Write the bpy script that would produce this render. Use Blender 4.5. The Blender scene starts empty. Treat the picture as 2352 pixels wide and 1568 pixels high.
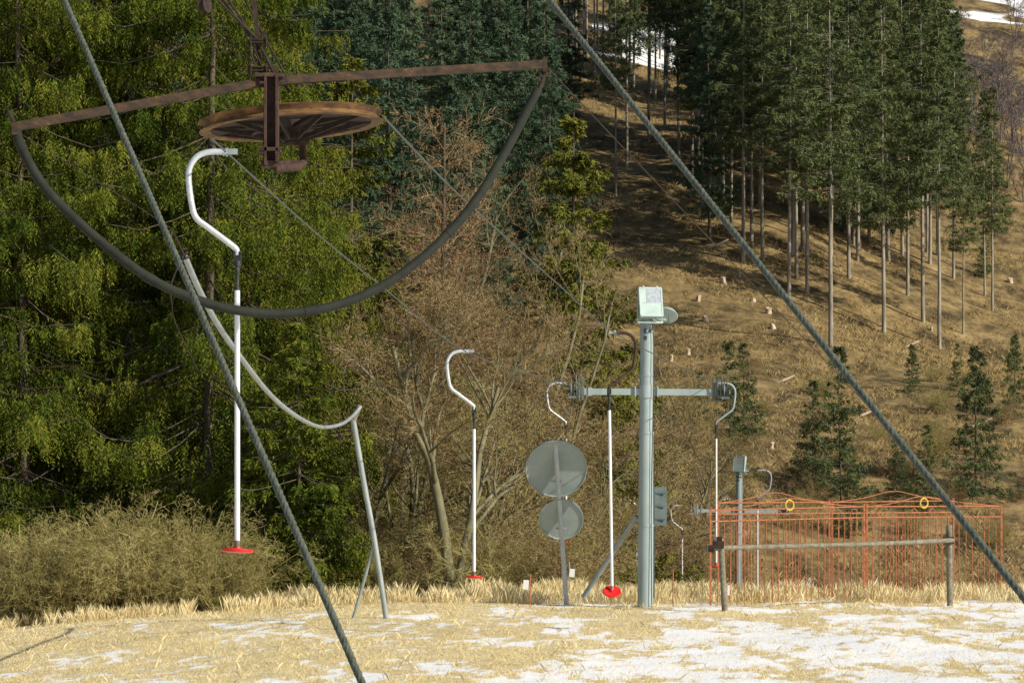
import bpy, math, random
import numpy as np
from mathutils import Vector, Matrix
random.seed(5)
scene=bpy.context.scene
COL=scene.collection
F=6533.0; HOR=1200.0; CH=1.6

# ------------------------------------------------------------ terrain
def lattice(ix,iy,seed):
    h=(ix.astype(np.int64)*374761393+iy.astype(np.int64)*668265263+seed*974711)&0xffffffff
    h=((h^(h>>13))*1274126177)&0xffffffff
    h=(h^(h>>16))&0xffff
    return h/65535.0
def vnoise(x,y,seed=0):
    x=np.asarray(x,float);y=np.asarray(y,float)
    ix=np.floor(x);iy=np.floor(y);fx=x-ix;fy=y-iy
    fx=fx*fx*(3-2*fx);fy=fy*fy*(3-2*fy)
    a=lattice(ix,iy,seed);b=lattice(ix+1,iy,seed);c=lattice(ix,iy+1,seed);d=lattice(ix+1,iy+1,seed)
    return (a*(1-fx)+b*fx)*(1-fy)+(c*(1-fx)+d*fx)*fy
def fbm(x,y,seed=0,o=4):
    s=0;a=.5;t=0
    for i in range(o):
        s=s+a*vnoise(x*2**i,y*2**i,seed+i*17);t+=a;a*=.55
    return s/t
GY=[-60,30,37,58,62,80,105,125,150,190,220,250,300,400,480,700]
GZ=[-.65,-.6,-.47,-.02,0.0,-1.25,-2.7,-2.0,5,14.5,25,37,54,90,122,220]
def gz(x,y):
    x=np.asarray(x,float);y=np.asarray(y,float)
    z=np.interp(y,GY,GZ)
    near=np.clip((100-y)/30,0,1)
    z=z-near*.0052*np.minimum(x,0)**2*(np.abs(x)<14)-near*.0052*196*(x<=-14)
    z=z+ (fbm(x*.35,y*.35,3)-.5)*.16*near
    far=1-np.clip((130-y)/30,0,1)
    z=z+far*((fbm(x*.05,y*.05,9,2)-.5)*4+(fbm(x*.35,y*.35,11)-.5)*.35)
    z=z-np.clip(x-9,-6,70)*.16*np.clip((y-135)/60,0,1)
    return z
def W(u,v,d):
    return Vector(((u-1176)/F*d, d, CH+(HOR-v)/F*d))
DD=np.arange(30,600,.2)
def ground_hit(u,v):
    x=(u-1176)/F*DD; z=CH+(HOR-v)/F*DD
    k=np.nonzero(gz(x,DD)>=z)[0]
    d=DD[k[0]] if len(k) else 60
    x=(u-1176)/F*d
    return Vector((x,d,float(gz(x,d))))
def on_ground(u,d):
    x=(u-1176)/F*d
    return Vector((x,d,float(gz(x,d))))

# ------------------------------------------------------------ materials
def nt(name):
    m=bpy.data.materials.new(name);m.use_nodes=True
    n=m.node_tree; b=n.nodes['Principled BSDF']
    return m,n,b
def N(n,t,**k):
    x=n.nodes.new(t)
    for a,b in k.items(): setattr(x,a,b)
    return x
def ramp(n,fac,stops):
    r=N(n,'ShaderNodeValToRGB'); e=r.color_ramp.elements
    e[0].position=stops[0][0];e[0].color=(*stops[0][1],1)
    e[1].position=stops[-1][0];e[1].color=(*stops[-1][1],1)
    for p,c in stops[1:-1]:
        q=e.new(p);q.color=(*c,1)
    n.links.new(fac,r.inputs[0]);return r.outputs[0]
def surf(name,c1,c2,scale=8,rough=.6,metal=0,bump=.15,stretch=(1,1,1),lo=.35,hi=.65,c3=None):
    m,n,b=nt(name)
    tc=N(n,'ShaderNodeTexCoord');mp=N(n,'ShaderNodeMapping');mp.inputs['Scale'].default_value=stretch
    n.links.new(tc.outputs['Object'],mp.inputs[0])
    no=N(n,'ShaderNodeTexNoise');no.inputs['Scale'].default_value=scale;no.inputs['Detail'].default_value=5;no.inputs['Roughness'].default_value=.65
    n.links.new(mp.outputs[0],no.inputs['Vector'])
    st=[(lo,c1),(hi,c2)]
    if c3: st.append((min(hi+.12,1),c3))
    n.links.new(ramp(n,no.outputs[0],st),b.inputs['Base Color'])
    b.inputs['Roughness'].default_value=rough;b.inputs['Metallic'].default_value=metal
    if bump:
        bp=N(n,'ShaderNodeBump');bp.inputs['Strength'].default_value=bump;bp.inputs['Distance'].default_value=.02
        n.links.new(no.outputs[0],bp.inputs['Height']);n.links.new(bp.outputs[0],b.inputs['Normal'])
    return m
def leafmat(name,stops,scale=.5,rough=.6,trans=0.0):
    m,n,b=nt(name)
    g=N(n,'ShaderNodeNewGeometry');oi=N(n,'ShaderNodeObjectInfo')
    tc=N(n,'ShaderNodeTexCoord');no=N(n,'ShaderNodeTexNoise');no.inputs['Scale'].default_value=scale;no.inputs['Detail'].default_value=1
    n.links.new(tc.outputs['Object'],no.inputs['Vector'])
    a=N(n,'ShaderNodeMath',operation='MULTIPLY');a.inputs[1].default_value=.4;n.links.new(g.outputs['Random Per Island'],a.inputs[0])
    c=N(n,'ShaderNodeMath',operation='MULTIPLY_ADD');c.inputs[1].default_value=.25;n.links.new(oi.outputs['Random'],c.inputs[0]);n.links.new(a.outputs[0],c.inputs[2])
    d=N(n,'ShaderNodeMath',operation='MULTIPLY_ADD');d.inputs[1].default_value=.5;n.links.new(no.outputs[0],d.inputs[0]);n.links.new(c.outputs[0],d.inputs[2])
    r=ramp(n,d.outputs[0],stops)
    df=N(n,'ShaderNodeBsdfDiffuse');n.links.new(r,df.inputs[0])
    if trans:
        t=N(n,'ShaderNodeBsdfTranslucent');n.links.new(r,t.inputs[0])
        mx=N(n,'ShaderNodeMixShader');mx.inputs[0].default_value=trans
        n.links.new(df.outputs[0],mx.inputs[1]);n.links.new(t.outputs[0],mx.inputs[2])
        n.links.new(mx.outputs[0],n.nodes['Material Output'].inputs[0])
    else:
        n.links.new(df.outputs[0],n.nodes['Material Output'].inputs[0])
    n.nodes.remove(b)
    return m
M={}
M['rust']=surf('rust',(.018,.012,.007),(.07,.038,.018),9,.9,.0,.5,(1,1,2),c3=(.24,.15,.05))
M['rustdark']=surf('rust_dark',(.016,.011,.008),(.05,.028,.017),18,.88,.05,.4,c3=(.11,.06,.03))
M['rustred']=surf('rust_bracket',(.026,.014,.01),(.085,.043,.028),10,.88,.05,.4,c3=(.16,.085,.05))
M['rim']=surf('worn_rim',(.06,.032,.014),(.27,.14,.045),6,.8,.05,.3,(1,1,3),c3=(.52,.37,.15))
M['hose']=surf('black_rubber',(.006,.008,.004),(.018,.021,.012),7,.85,0,.2)
M['cable']=surf('steel_cable',(.06,.07,.052),(.12,.135,.105),30,.75,.05,.2)
M['rope']=surf('haul_rope',(.06,.07,.065),(.14,.15,.14),40,.6,.4,.1)
M['alu']=surf('aluminium',(.5,.54,.58),(.68,.72,.75),10,.35,.35,.05)
M['white']=surf('pale_tube',(.7,.73,.76),(.82,.84,.86),6,.4,.1,.05)
M['black']=surf('black_fitting',(.015,.018,.016),(.05,.055,.05),20,.5,.3,.1)
M['red']=surf('red_plastic',(.6,.012,.01),(.75,.03,.02),8,.4,0,.03)
M['paint']=surf('grey_green_paint',(.27,.34,.34),(.36,.43,.44),5,.55,.05,.08,(1,1,.3))
M['lamp']=surf('lamp_housing',(.34,.45,.44),(.44,.55,.53),6,.5,.1,.05)
M['galv']=surf('galvanised',(.25,.295,.3),(.36,.4,.405),7,.5,.2,.06,(1,1,.4))
M['signback']=surf('sign_back',(.26,.32,.32),(.32,.375,.375),3,.5,.1,.03)
M['palepost']=surf('pale_post',(.38,.42,.42),(.5,.53,.52),7,.5,.05,.06,(1,1,.4))
M['fence']=surf('faded_orange_paint',(.26,.085,.035),(.52,.19,.09),16,.85,0,.2,c3=(.58,.38,.24))
M['yellow']=surf('yellow_paint',(.5,.38,.04),(.65,.5,.08),16,.6,0,.1)
M['oldpipe']=surf('weathered_pipe',(.14,.12,.08),(.3,.27,.2),12,.8,.1,.2,(1,1,1),c3=(.38,.36,.28))
M['paper']=surf('white_board',(.7,.7,.68),(.8,.8,.78),4,.7,0,.02)
M['darkbox']=surf('dark_panel',(.06,.09,.09),(.1,.14,.14),5,.6,.1,.05)
M['stump']=surf('cut_wood',(.4,.3,.2),(.65,.53,.4),6,.9,0,.2)
M['bark']=surf('spruce_bark',(.06,.047,.03),(.15,.12,.085),5,.9,0,.4,(1,1,.25))
M['barkpale']=surf('pale_bark',(.16,.14,.11),(.42,.38,.31),3,.9,0,.3,(1,1,.2))
M['barkgreen']=surf('grey_green_bark',(.1,.095,.05),(.26,.235,.14),5,.9,0,.4,(1,1,.3))
M['sheave']=surf('sheave_metal',(.06,.08,.075),(.18,.22,.21),12,.6,.3,.15)
m,n,b=nt('lamp_glass');b.inputs['Roughness'].default_value=.12;b.inputs['Metallic'].default_value=.6
no=N(n,'ShaderNodeTexNoise');no.inputs['Scale'].default_value=9;n.links.new(ramp(n,no.outputs[0],[(.4,(.6,.66,.66)),(.6,(.85,.88,.88))]),b.inputs['Base Color']);M['glass']=m
M['leafnear']=leafmat('spruce_needles_sunny',[(.2,(.013,.03,.007)),(.5,(.056,.086,.013)),(.84,(.19,.19,.028))],.6,.6,.05)
M['leafmid']=leafmat('spruce_needles_mid',[(.2,(.045,.065,.013)),(.5,(.12,.132,.024)),(.85,(.22,.205,.042))],.5)
M['leafhaze']=leafmat('spruce_needles_haze_tint',[(.2,(.036,.066,.048)),(.5,(.066,.108,.066)),(.85,(.12,.16,.078))],.25)  # blue of distance haze mixed into the needle base colour
M['leafhill']=leafmat('spruce_needles_hill',[(.2,(.04,.068,.036)),(.5,(.09,.122,.05)),(.85,(.165,.18,.065))],.25)
M['twig']=leafmat('tan_twigs',[(.2,(.1,.068,.033)),(.5,(.23,.165,.08)),(.85,(.4,.31,.165))],.6,.8)
M['twiggreen']=leafmat('olive_twigs',[(.2,(.12,.103,.034)),(.5,(.28,.24,.09)),(.85,(.46,.4,.18))],.7,.8)
M['twigred']=leafmat('russet_twigs',[(.2,(.14,.085,.045)),(.5,(.26,.17,.09)),(.85,(.4,.28,.16))],.5,.8)
M['twighaze']=leafmat('haze_tint_twigs',[(.2,(.1,.095,.105)),(.5,(.17,.15,.155)),(.85,(.26,.2,.175))],.3,.8)  # bluish cast in these twig colours stands in for distance haze
M['straw']=leafmat('straw_blades',[(.2,(.54,.42,.21)),(.5,(.78,.66,.38)),(.85,(.9,.81,.55))],.5,.7,.25)
M['strawhill']=leafmat('hill_straw_blades',[(.2,(.14,.105,.045)),(.5,(.32,.23,.1)),(.85,(.5,.38,.18))],.12,.8)

# ground material
m,n,b=nt('ground_cover')
tc=N(n,'ShaderNodeTexCoord')
def tex(scale,detail=6,st=(1,1,1),rough=.65):
    mp=N(n,'ShaderNodeMapping');mp.inputs['Scale'].default_value=st;n.links.new(tc.outputs['Object'],mp.inputs[0])
    no=N(n,'ShaderNodeTexNoise');no.inputs['Scale'].default_value=scale;no.inputs['Detail'].default_value=detail;no.inputs['Roughness'].default_value=rough
    n.links.new(mp.outputs[0],no.inputs['Vector']);return no.outputs[0]
straw=ramp(n,tex(9),[(.3,(.42,.32,.16)),(.5,(.68,.56,.32)),(.7,(.82,.73,.48))])
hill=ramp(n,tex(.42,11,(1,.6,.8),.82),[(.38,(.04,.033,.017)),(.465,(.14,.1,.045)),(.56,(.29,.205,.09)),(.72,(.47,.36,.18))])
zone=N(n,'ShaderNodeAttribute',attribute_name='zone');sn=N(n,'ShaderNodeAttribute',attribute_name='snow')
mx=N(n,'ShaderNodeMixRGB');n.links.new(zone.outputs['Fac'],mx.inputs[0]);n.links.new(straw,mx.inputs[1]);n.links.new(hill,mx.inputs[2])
ad=N(n,'ShaderNodeMath',operation='ADD');n.links.new(sn.outputs['Fac'],ad.inputs[0])
sub=N(n,'ShaderNodeMath',operation='MULTIPLY_ADD');sub.inputs[1].default_value=4.0;sub.inputs[2].default_value=-2.0;n.links.new(tex(16,9,(1,.45,1),.8),sub.inputs[0]);n.links.new(sub.outputs[0],ad.inputs[1])
sm=ramp(n,ad.outputs[0],[(.42,(0,0,0)),(.66,(1,1,1))])
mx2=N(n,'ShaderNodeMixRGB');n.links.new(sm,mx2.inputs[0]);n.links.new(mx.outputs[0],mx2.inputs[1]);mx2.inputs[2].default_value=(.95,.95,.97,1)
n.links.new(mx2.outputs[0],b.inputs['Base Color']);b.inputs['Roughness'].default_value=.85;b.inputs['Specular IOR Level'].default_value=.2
bp=N(n,'ShaderNodeBump');bp.inputs['Strength'].default_value=.4;bp.inputs['Distance'].default_value=.05;n.links.new(tex(5,7),bp.inputs['Height']);n.links.new(bp.outputs[0],b.inputs['Normal'])
M['ground']=m

# ------------------------------------------------------------ mesh helpers
def np_mesh(name,V,Fc,mat,smooth=False):
    V=np.asarray(V,np.float32);Fc=np.asarray(Fc,np.int32)
    me=bpy.data.meshes.new(name);k=Fc.shape[1]
    me.vertices.add(len(V));me.vertices.foreach_set('co',V.ravel())
    me.loops.add(Fc.size);me.loops.foreach_set('vertex_index',Fc.ravel())
    me.polygons.add(len(Fc));me.polygons.foreach_set('loop_start',np.arange(0,Fc.size,k,dtype=np.int32))
    me.polygons.foreach_set('use_smooth',np.full(len(Fc),smooth))
    me.update(calc_edges=True);me.validate()
    me.materials.append(mat);return me
def link(o,parent=None):
    COL.objects.link(o)
    if parent: o.parent=parent
    return o
def thing(name,loc,label,cat,group=None):
    o=bpy.data.objects.new(name,None);o.location=loc;o.empty_display_size=.2
    o['label']=label;o['category']=cat
    if group:o['group']=group
    return link(o)
class B:
    def __init__(s): s.v=[];s.f=[]
    def add(s,v,f):
        k=len(s.v);s.v+= [Vector(p) for p in v];s.f+=[tuple(i+k for i in q) for q in f];return s
    def tube(s,pts,r,n=10,lobes=0,twist=0,cap=True):
        pts=[Vector(p) for p in pts];m=len(pts)
        rr=r if isinstance(r,(list,tuple)) else [r]*m
        V=[];ref=None;L=0
        for i,p in enumerate(pts):
            t=(pts[min(i+1,m-1)]-pts[max(i-1,0)]).normalized()
            if ref is None:
                ref=t.cross(Vector((0,0,1)) if abs(t.z)<.9 else Vector((1,0,0))).normalized()
            a=(ref-t*ref.dot(t)).normalized();ref=a;b_=t.cross(a)
            if i:L+=(p-pts[i-1]).length
            for j in range(n):
                th=2*math.pi*j/n
                q=rr[i]
                if lobes: q*=1+.16*math.cos(lobes*(th-twist*L))
                V.append(p+a*math.cos(th)*q+b_*math.sin(th)*q)
        Fc=[(i*n+j,i*n+(j+1)%n,(i+1)*n+(j+1)%n,(i+1)*n+j) for i in range(m-1) for j in range(n)]
        if cap: Fc+= [tuple(range(n))[::-1],tuple((m-1)*n+j for j in range(n))]
        return s.add(V,Fc)
    def box(s,c,sx,sy,sz,R=None):
        c=Vector(c);V=[]
        for x in(-1,1):
            for y in(-1,1):
                for z in(-1,1):
                    p=Vector((x*sx/2,y*sy/2,z*sz/2))
                    if R: p=R@p
                    V.append(c+p)
        return s.add(V,[(0,1,3,2),(4,6,7,5),(0,4,5,1),(2,3,7,6),(0,2,6,4),(1,5,7,3)])
    def extr(s,prof,p1,p2,up=(0,0,1)):
        p1=Vector(p1);p2=Vector(p2);t=(p2-p1).normalized();a=t.cross(Vector(up)).normalized();u=a.cross(t)
        n=len(prof);V=[p+a*x+u*y for p in(p1,p2) for x,y in prof]
        return s.add(V,[(i,(i+1)%n,n+(i+1)%n,n+i) for i in range(n)]+[tuple(range(n))[::-1],tuple(range(n,2*n))])
    def beam(s,p1,p2,w,h,up=(0,0,1)):
        return s.extr([(-w/2,-h/2),(w/2,-h/2),(w/2,h/2),(-w/2,h/2)],p1,p2,up)
    def lathe(s,prof,c,ax=(0,0,1),n=32,closed=False):
        c=Vector(c);ax=Vector(ax).normalized();a=ax.cross(Vector((0,1,0)) if abs(ax.y)<.9 else Vector((1,0,0))).normalized();b_=ax.cross(a)
        m=len(prof);V=[]
        for i in range(n):
            th=2*math.pi*i/n;e=a*math.cos(th)+b_*math.sin(th)
            V+=[c+e*r+ax*z for r,z in prof]
        Fc=[]
        for i in range(n):
            for j in range(m if closed else m-1):
                k=(j+1)%m;i2=(i+1)%n
                Fc.append((i*m+j,i2*m+j,i2*m+k,i*m+k))
        return s.add(V,Fc)
    def obj(s,name,mat,parent,label=None):
        o0=parent.location if parent else Vector((0,0,0))
        me=bpy.data.meshes.new(name);me.from_pydata([tuple(p-o0) for p in s.v],[],s.f);me.materials.append(mat)
        me.polygons.foreach_set('use_smooth',[True]*len(me.polygons));me.update()
        import bmesh
        bm=bmesh.new();bm.from_mesh(me);bmesh.ops.recalc_face_normals(bm,faces=bm.faces);bm.to_mesh(me);bm.free()
        try: me.set_sharp_from_angle(angle=math.radians(38))
        except Exception: pass
        o=bpy.data.objects.new(name,me)
        if label:o['label']=label
        return link(o,parent)
def curve(pts,n=8):
    pts=[Vector(p) for p in pts];P=[pts[0]]+pts+[pts[-1]];out=[]
    for i in range(1,len(P)-2):
        a,b_,c,d=P[i-1],P[i],P[i+1],P[i+2]
        for k in range(n):
            t=k/n
            out.append(.5*((2*b_)+(c-a)*t+(2*a-5*b_+4*c-d)*t*t+(-a+3*b_-3*c+d)*t**3))
    out.append(pts[-1]);return out

# ------------------------------------------------------------ ground sheet
xs=np.unique(np.concatenate([np.linspace(-400,-70,14),np.arange(-70,-16,2),np.arange(-16,14,.1),np.arange(14,110,2),np.linspace(110,420,14)]))
ys=np.unique(np.concatenate([np.linspace(-60,26,14),np.arange(26,64,.2),np.arange(64,130,1.5),np.arange(130,345,2),np.linspace(345,700,70)]))
X,Y=np.meshgrid(xs,ys);Z=gz(X,Y)
def snowmask(X,Y):
    X=np.asarray(X,float);Y=np.asarray(Y,float)
    near=.5*fbm(X*1.0,Y*.4,21,4)+.5*fbm(X*5,Y*1.7,23,3)+np.clip(X,-6,7)*.013+(47-Y)*.004-.03
    s=np.clip((near-.5)*7+.42,0,1.1)*(Y<64)
    u=X/np.maximum(Y,1)*F+1176
    far=((Y>280)&(u>1360)&(u<1640)&(Y<300))|((Y>338)&(u>2150))
    f=np.clip((fbm(X*.12,Y*.2,31)-.42)*8,0,1.2)*far
    hillp=np.clip((fbm(X*.9,Y*.6,41)-.72)*8,0,.6)*((Y>110)&(Y<190))
    return np.maximum(s,np.maximum(f,hillp))
S=snowmask(X,Y);ZN=np.clip((Y-61)/4,0,1)
Fi=np.arange(len(xs)*len(ys)).reshape(len(ys),len(xs))
Q=np.stack([Fi[:-1,:-1],Fi[:-1,1:],Fi[1:,1:],Fi[1:,:-1]],-1).reshape(-1,4)
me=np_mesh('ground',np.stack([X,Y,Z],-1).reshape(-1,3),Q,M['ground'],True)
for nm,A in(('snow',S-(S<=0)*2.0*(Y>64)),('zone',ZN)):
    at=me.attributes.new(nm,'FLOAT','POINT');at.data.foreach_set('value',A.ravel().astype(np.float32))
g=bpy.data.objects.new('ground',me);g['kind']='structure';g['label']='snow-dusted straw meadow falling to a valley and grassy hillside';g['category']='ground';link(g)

# ------------------------------------------------------------ blades
def norm(a): return a/np.maximum(np.linalg.norm(a,axis=-1,keepdims=True),1e-9)
def blades(P,H,Wd,rng,lean=.5):
    n=len(P);az=rng.uniform(0,2*np.pi,n);la=rng.uniform(0,2*np.pi,n)
    w=np.stack([np.cos(az),np.sin(az),0*az],-1)*Wd[:,None]*.5
    le=np.stack([np.cos(la),np.sin(la),0*la],-1)*(H*lean*rng.uniform(.2,1.3,n))[:,None]
    up=np.stack([0*H,0*H,H],-1)
    V=np.stack([P-w,P+w,P+up*.6+le*.35+w*.7,P+up+le],1).reshape(-1,3)
    k=np.arange(n)*4
    return V,np.stack([k,k+1,k+2,k+3],-1)
rng=np.random.default_rng(4)
n=620000
y=rng.uniform(34,63,n);x=(rng.uniform(-1260,1260,n))/F*y
s=snowmask(x,y);cl=fbm(x*5,y*3,51,3)
keep=rng.random(n)<np.clip(1.05-s*1.0,0.15,1)*np.clip((cl-.3)*3.5,.12,1)
x=x[keep];y=y[keep];cl=cl[keep];s=s[keep]
H=rng.uniform(.010,.036,len(x))*(.5+1.3*cl)
tall=rng.random(len(x))<(.02+.14*np.clip((y-54)/5,0,1)*(fbm(x*.6,y*.6,61)>.45));H[tall]*=rng.uniform(1.8,3.6,tall.sum())
P=np.stack([x,y,gz(x,y)-.004],-1)
V1,F1=blades(P,H,rng.uniform(.0025,.0055,len(x)),rng,.9)
n=90000
y=rng.uniform(57.5,66,n);x=rng.uniform(-1300,1300,n)/F*y
k=fbm(x*1.6,y*.5,71)>.47;x=x[k];y=y[k]
V2,F2=blades(np.stack([x,y,gz(x,y)],-1),rng.uniform(.05,.38,len(x))*(.2+1.4*fbm(x*2,y,77)),rng.uniform(.0025,.006,len(x)),rng,.4)
o=bpy.data.objects.new('dry_grass',np_mesh('dry_grass',np.concatenate([V1,V2]),np.concatenate([F1,F2+len(V1)]),M['straw']))
o['kind']='stuff';o['label']='pale straw-coloured dry grass poking through thin snow';o['category']='grass';link(o)
n=120000
y=rng.uniform(108,280,n);x=rng.uniform(150,1300,n)/F*y
k=fbm(x*.2,y*.2,81)>.45;x=x[k];y=y[k]
V1,F1=blades(np.stack([x,y,gz(x,y)-.02],-1),rng.uniform(.08,.36,len(x)),rng.uniform(.012,.028,len(x)),rng,.9)
o=bpy.data.objects.new('hillside_grass',np_mesh('hillside_grass',V1,F1,M['strawhill']))
o['kind']='stuff';o['label']='tan tussocks of dry grass over the cleared slope';o['category']='grass';link(o)

# ------------------------------------------------------------ plants
def prisms(p0,p1,r0,r1,n=3):
    d=norm(p1-p0);ref=np.where(np.abs(d[:,2:3])<.9,np.array([[0,0,1.]]),np.array([[1.,0,0]]))
    a=norm(np.cross(d,ref));b_=np.cross(d,a);V=[]
    for p,r in((p0,r0),(p1,r1)):
        for j in range(n):
            th=2*np.pi*j/n;V.append(p+(a*math.cos(th)+b_*math.sin(th))*r[:,None])
    V=np.stack(V,1).reshape(-1,3);k=np.arange(len(p0))[:,None]*2*n
    Fc=np.concatenate([k+np.array([[j,(j+1)%n,n+(j+1)%n,n+j]]) for j in range(n)])
    return V,Fc
def ribbons(p0,p1,r0,r1):
    rg=np.random.default_rng(1)
    d=norm(p1-p0);a=norm(np.cross(d,rg.normal(size=d.shape)))
    V=np.stack([p0-a*r0[:,None],p0+a*r0[:,None],p1+a*r1[:,None],p1-a*r1[:,None]],1).reshape(-1,3)
    k=np.arange(len(p0))*4
    return V,np.stack([k,k+1,k+2,k+3],-1)
def grow(P,D,L,R,K,rng,wander,up,tip=.35):
    pts=[P];d=D
    for i in range(K):
        d=norm(d+rng.normal(0,wander,d.shape)+np.array([0,0,up]))
        pts.append(pts[-1]+d*(L/K)[:,None])
    pts=np.stack(pts,1);rad=R[:,None]*np.linspace(1,tip,K+1)[None,:]
    return pts,rad
def segs(pts,rad):
    return pts[:,:-1].reshape(-1,3),pts[:,1:].reshape(-1,3),rad[:,:-1].ravel(),rad[:,1:].ravel()
def bare(seed,P,D,L,R,K,wander,up,levels,rmin=.006,ntrunk=2):
    rng=np.random.default_rng(seed)
    P=np.array(P,float);D=norm(np.array(D,float));L=np.array(L,float);R=np.array(R,float)
    pts,rad=grow(P,D,L,R,K,rng,wander,up);T=[segs(pts,rad)];C=[]
    for li,(nc,lr,rr,K2,ang,wan,up2,tmin) in enumerate(levels):
        n0=len(pts);Kp=pts.shape[1]-1
        idx=np.repeat(np.arange(n0),nc);t=rng.uniform(tmin,1,len(idx));f=t*Kp;i0=np.minimum(f.astype(int),Kp-1);fr=(f-i0)[:,None]
        a=pts[idx,i0];b_=pts[idx,i0+1];P2=a+(b_-a)*fr;dp=norm(b_-a);pr=rad[idx,i0]*(1-fr[:,0])+rad[idx,i0+1]*fr[:,0]
        q=norm(np.cross(dp,rng.normal(size=dp.shape)));an=ang*rng.uniform(.6,1.3,len(idx))
        D2=dp*np.cos(an)[:,None]+q*np.sin(an)[:,None]
        L2=L[idx]*lr*(1.15-.55*t)*rng.uniform(.6,1.25,len(idx));R2=np.maximum(pr*rr,rmin)
        pts,rad=grow(P2,D2,L2,R2,K2,rng,wan,up2);rad=np.maximum(rad,rmin*.7);L=L2
        (T if li<ntrunk-1 else C).append(segs(pts,rad))
    tt=[np.concatenate([s[i] for s in T]) for i in range(4)];cc=[np.concatenate([s[i] for s in C]) for i in range(4)]
    big=cc[2]>rmin*1.6
    v1,f1=prisms(*[q[big] for q in cc],3);v2,f2=ribbons(*[q[~big] for q in cc])
    return prisms(*tt,7),(np.concatenate([v1,v2]),np.concatenate([f1,f2+len(v1)]))
def spruce(seed,H,bf,R,nbr,nst,nl,lL,lW,droop,hang,sL,powr=.75,up=.25,gap=0.0,tk=.0105,wf=.3,s0=.12):
    rng=np.random.default_rng(seed)
    u=bf+(1-bf)*np.sort(rng.random(nbr)**1.0)*.985
    az=rng.uniform(0,2*np.pi,nbr)
    lump=1+.22*np.sin(az*3+seed)+.12*np.sin(u*30)
    L=R*((1-u)/(1-bf))**powr*rng.uniform(.6,1.18,nbr)*lump+.12
    if gap: L*=np.where(rng.random(nbr)<gap,.4,1)
    h=u*H
    out=np.stack([np.cos(az),np.sin(az),0*az],-1);side=np.stack([-np.sin(az),np.cos(az),0*az],-1)
    def bz(s,L,h): return h-droop*L*s**1.15+up*L*s**3
    cnt=np.maximum((nst*(.3+L/L.max())).astype(int),3)
    idx=np.repeat(np.arange(nbr),cnt);n=len(idx)
    s=s0+(1.02-s0)*rng.random(n)**.62;w=rng.uniform(-1,1,n)*wf*L[idx]*(1.15-s)
    O=out[idx]*(L[idx]*s)[:,None]+side[idx]*w[:,None];O[:,2]=bz(s,L[idx],h[idx])-np.abs(w)*.35+rng.normal(0,.03,n)
    d=norm(out[idx]*.4+side[idx]*np.sign(w)[:,None]*.3+np.array([0,0,-hang])+rng.normal(0,.2,(n,3)))
    ls=sL*rng.uniform(.4,1.3,n)*(.4+.6*L[idx]/L.max())
    sd=norm(np.cross(d,rng.normal(size=d.shape)+out[idx]))
    j=np.tile((np.arange(nl)+.3)/nl,n);ii=np.repeat(np.arange(n),nl);sg=np.tile(np.where(np.arange(nl)%2==0,1.,-1.),n)
    p=O[ii]+d[ii]*(ls[ii]*j)[:,None]
    ld=norm(d[ii]*.75+sd[ii]*(sg*.55)[:,None]+rng.normal(0,.2,(len(ii),3)));wv=norm(np.cross(ld,np.cross(d[ii],sd[ii])+rng.normal(0,.5,ld.shape)))
    ll=lL*rng.uniform(.6,1.3,len(ii))*(1.15-.5*j);lw=lW*rng.uniform(.6,1.3,len(ii))
    V=np.stack([p,p+ld*(ll*.4)[:,None]+wv*lw[:,None],p+ld*ll[:,None],p+ld*(ll*.4)[:,None]-wv*lw[:,None]],1).reshape(-1,3)
    k=np.arange(len(ii))*4;Fc=np.stack([k,k+1,k+2,k+3],-1)
    S=[0,.35,.7,1.0];P0=[];P1=[];R0=[];R1=[]
    for a,b_ in zip(S[:-1],S[1:]):
        q0=out*(L*a)[:,None];q0[:,2]=bz(a,L,h);q1=out*(L*b_)[:,None];q1[:,2]=bz(b_,L,h)
        P0.append(q0);P1.append(q1);R0.append(.009+.005*L*(1-a));R1.append(.009+.005*L*(1-b_))
    K=12;zz=np.linspace(-.5,H*.985,K+1);tr=tk*H*(1-zz/H*.94);cx=np.cumsum(rng.normal(0,.012,K+1));c=np.stack([cx,cx[::-1]*.5,zz],-1)
    V1,F1=prisms(np.concatenate(P0),np.concatenate(P1),np.concatenate(R0),np.concatenate(R1),3)
    V2,F2=prisms(c[:-1],c[1:],tr[:-1],tr[1:],8)
    return (np.concatenate([V1,V2]),np.concatenate([F1,F2+len(V1)])),(V,Fc)
PLANT={}
def defplant(key,tc_,mt,mc):
    (tv,tf),(cv,cf)=tc_
    PLANT[key]=(np_mesh(key+'_trunk',tv,tf,M[mt],True),np_mesh(key+'_crown',cv,cf,M[mc]))
def plant(key,loc,sc,rot,name,label,cat,group=None):
    t=thing(name,loc,label,cat,group);t.rotation_euler=(random.uniform(-.015,.015),random.uniform(-.015,.015),rot)
    t.scale=sc if isinstance(sc,tuple) else (sc,sc,sc)
    for part,me in zip(('trunk','crown'),PLANT[key]):
        link(bpy.data.objects.new(part,me),t)
    return t
for i in range(3):
    defplant('near%d'%i,spruce(10+i,23,.03,4.7,250,118,12,.13,.016,.6,2.3,.9,.56,.34,.12,.007,.22,.04),'bark','leafnear')
defplant('small0',spruce(20,6.5,.02,1.7,170,34,9,.14,.018,.35,.9,.4,.75,.2,.1),'bark','leafnear')
defplant('young0',spruce(21,6.5,.04,1.5,140,24,7,.15,.019,.25,.5,.35,.9,.25,.15,.008),'bark','leafhill')
for i in range(2):
    defplant('mid%d'%i,spruce(30+i,18,.1,4.0,250,36,8,.22,.028,.3,.7,.55,.85,.3,.15),'bark','leafmid')
for i in range(3):
    defplant('far%d'%i,spruce(40+i,24,.1,3.4,240,24,6,.36,.038,.3,.45,.6,.9,.25,.1,.008),'bark','leafhaze')
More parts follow.
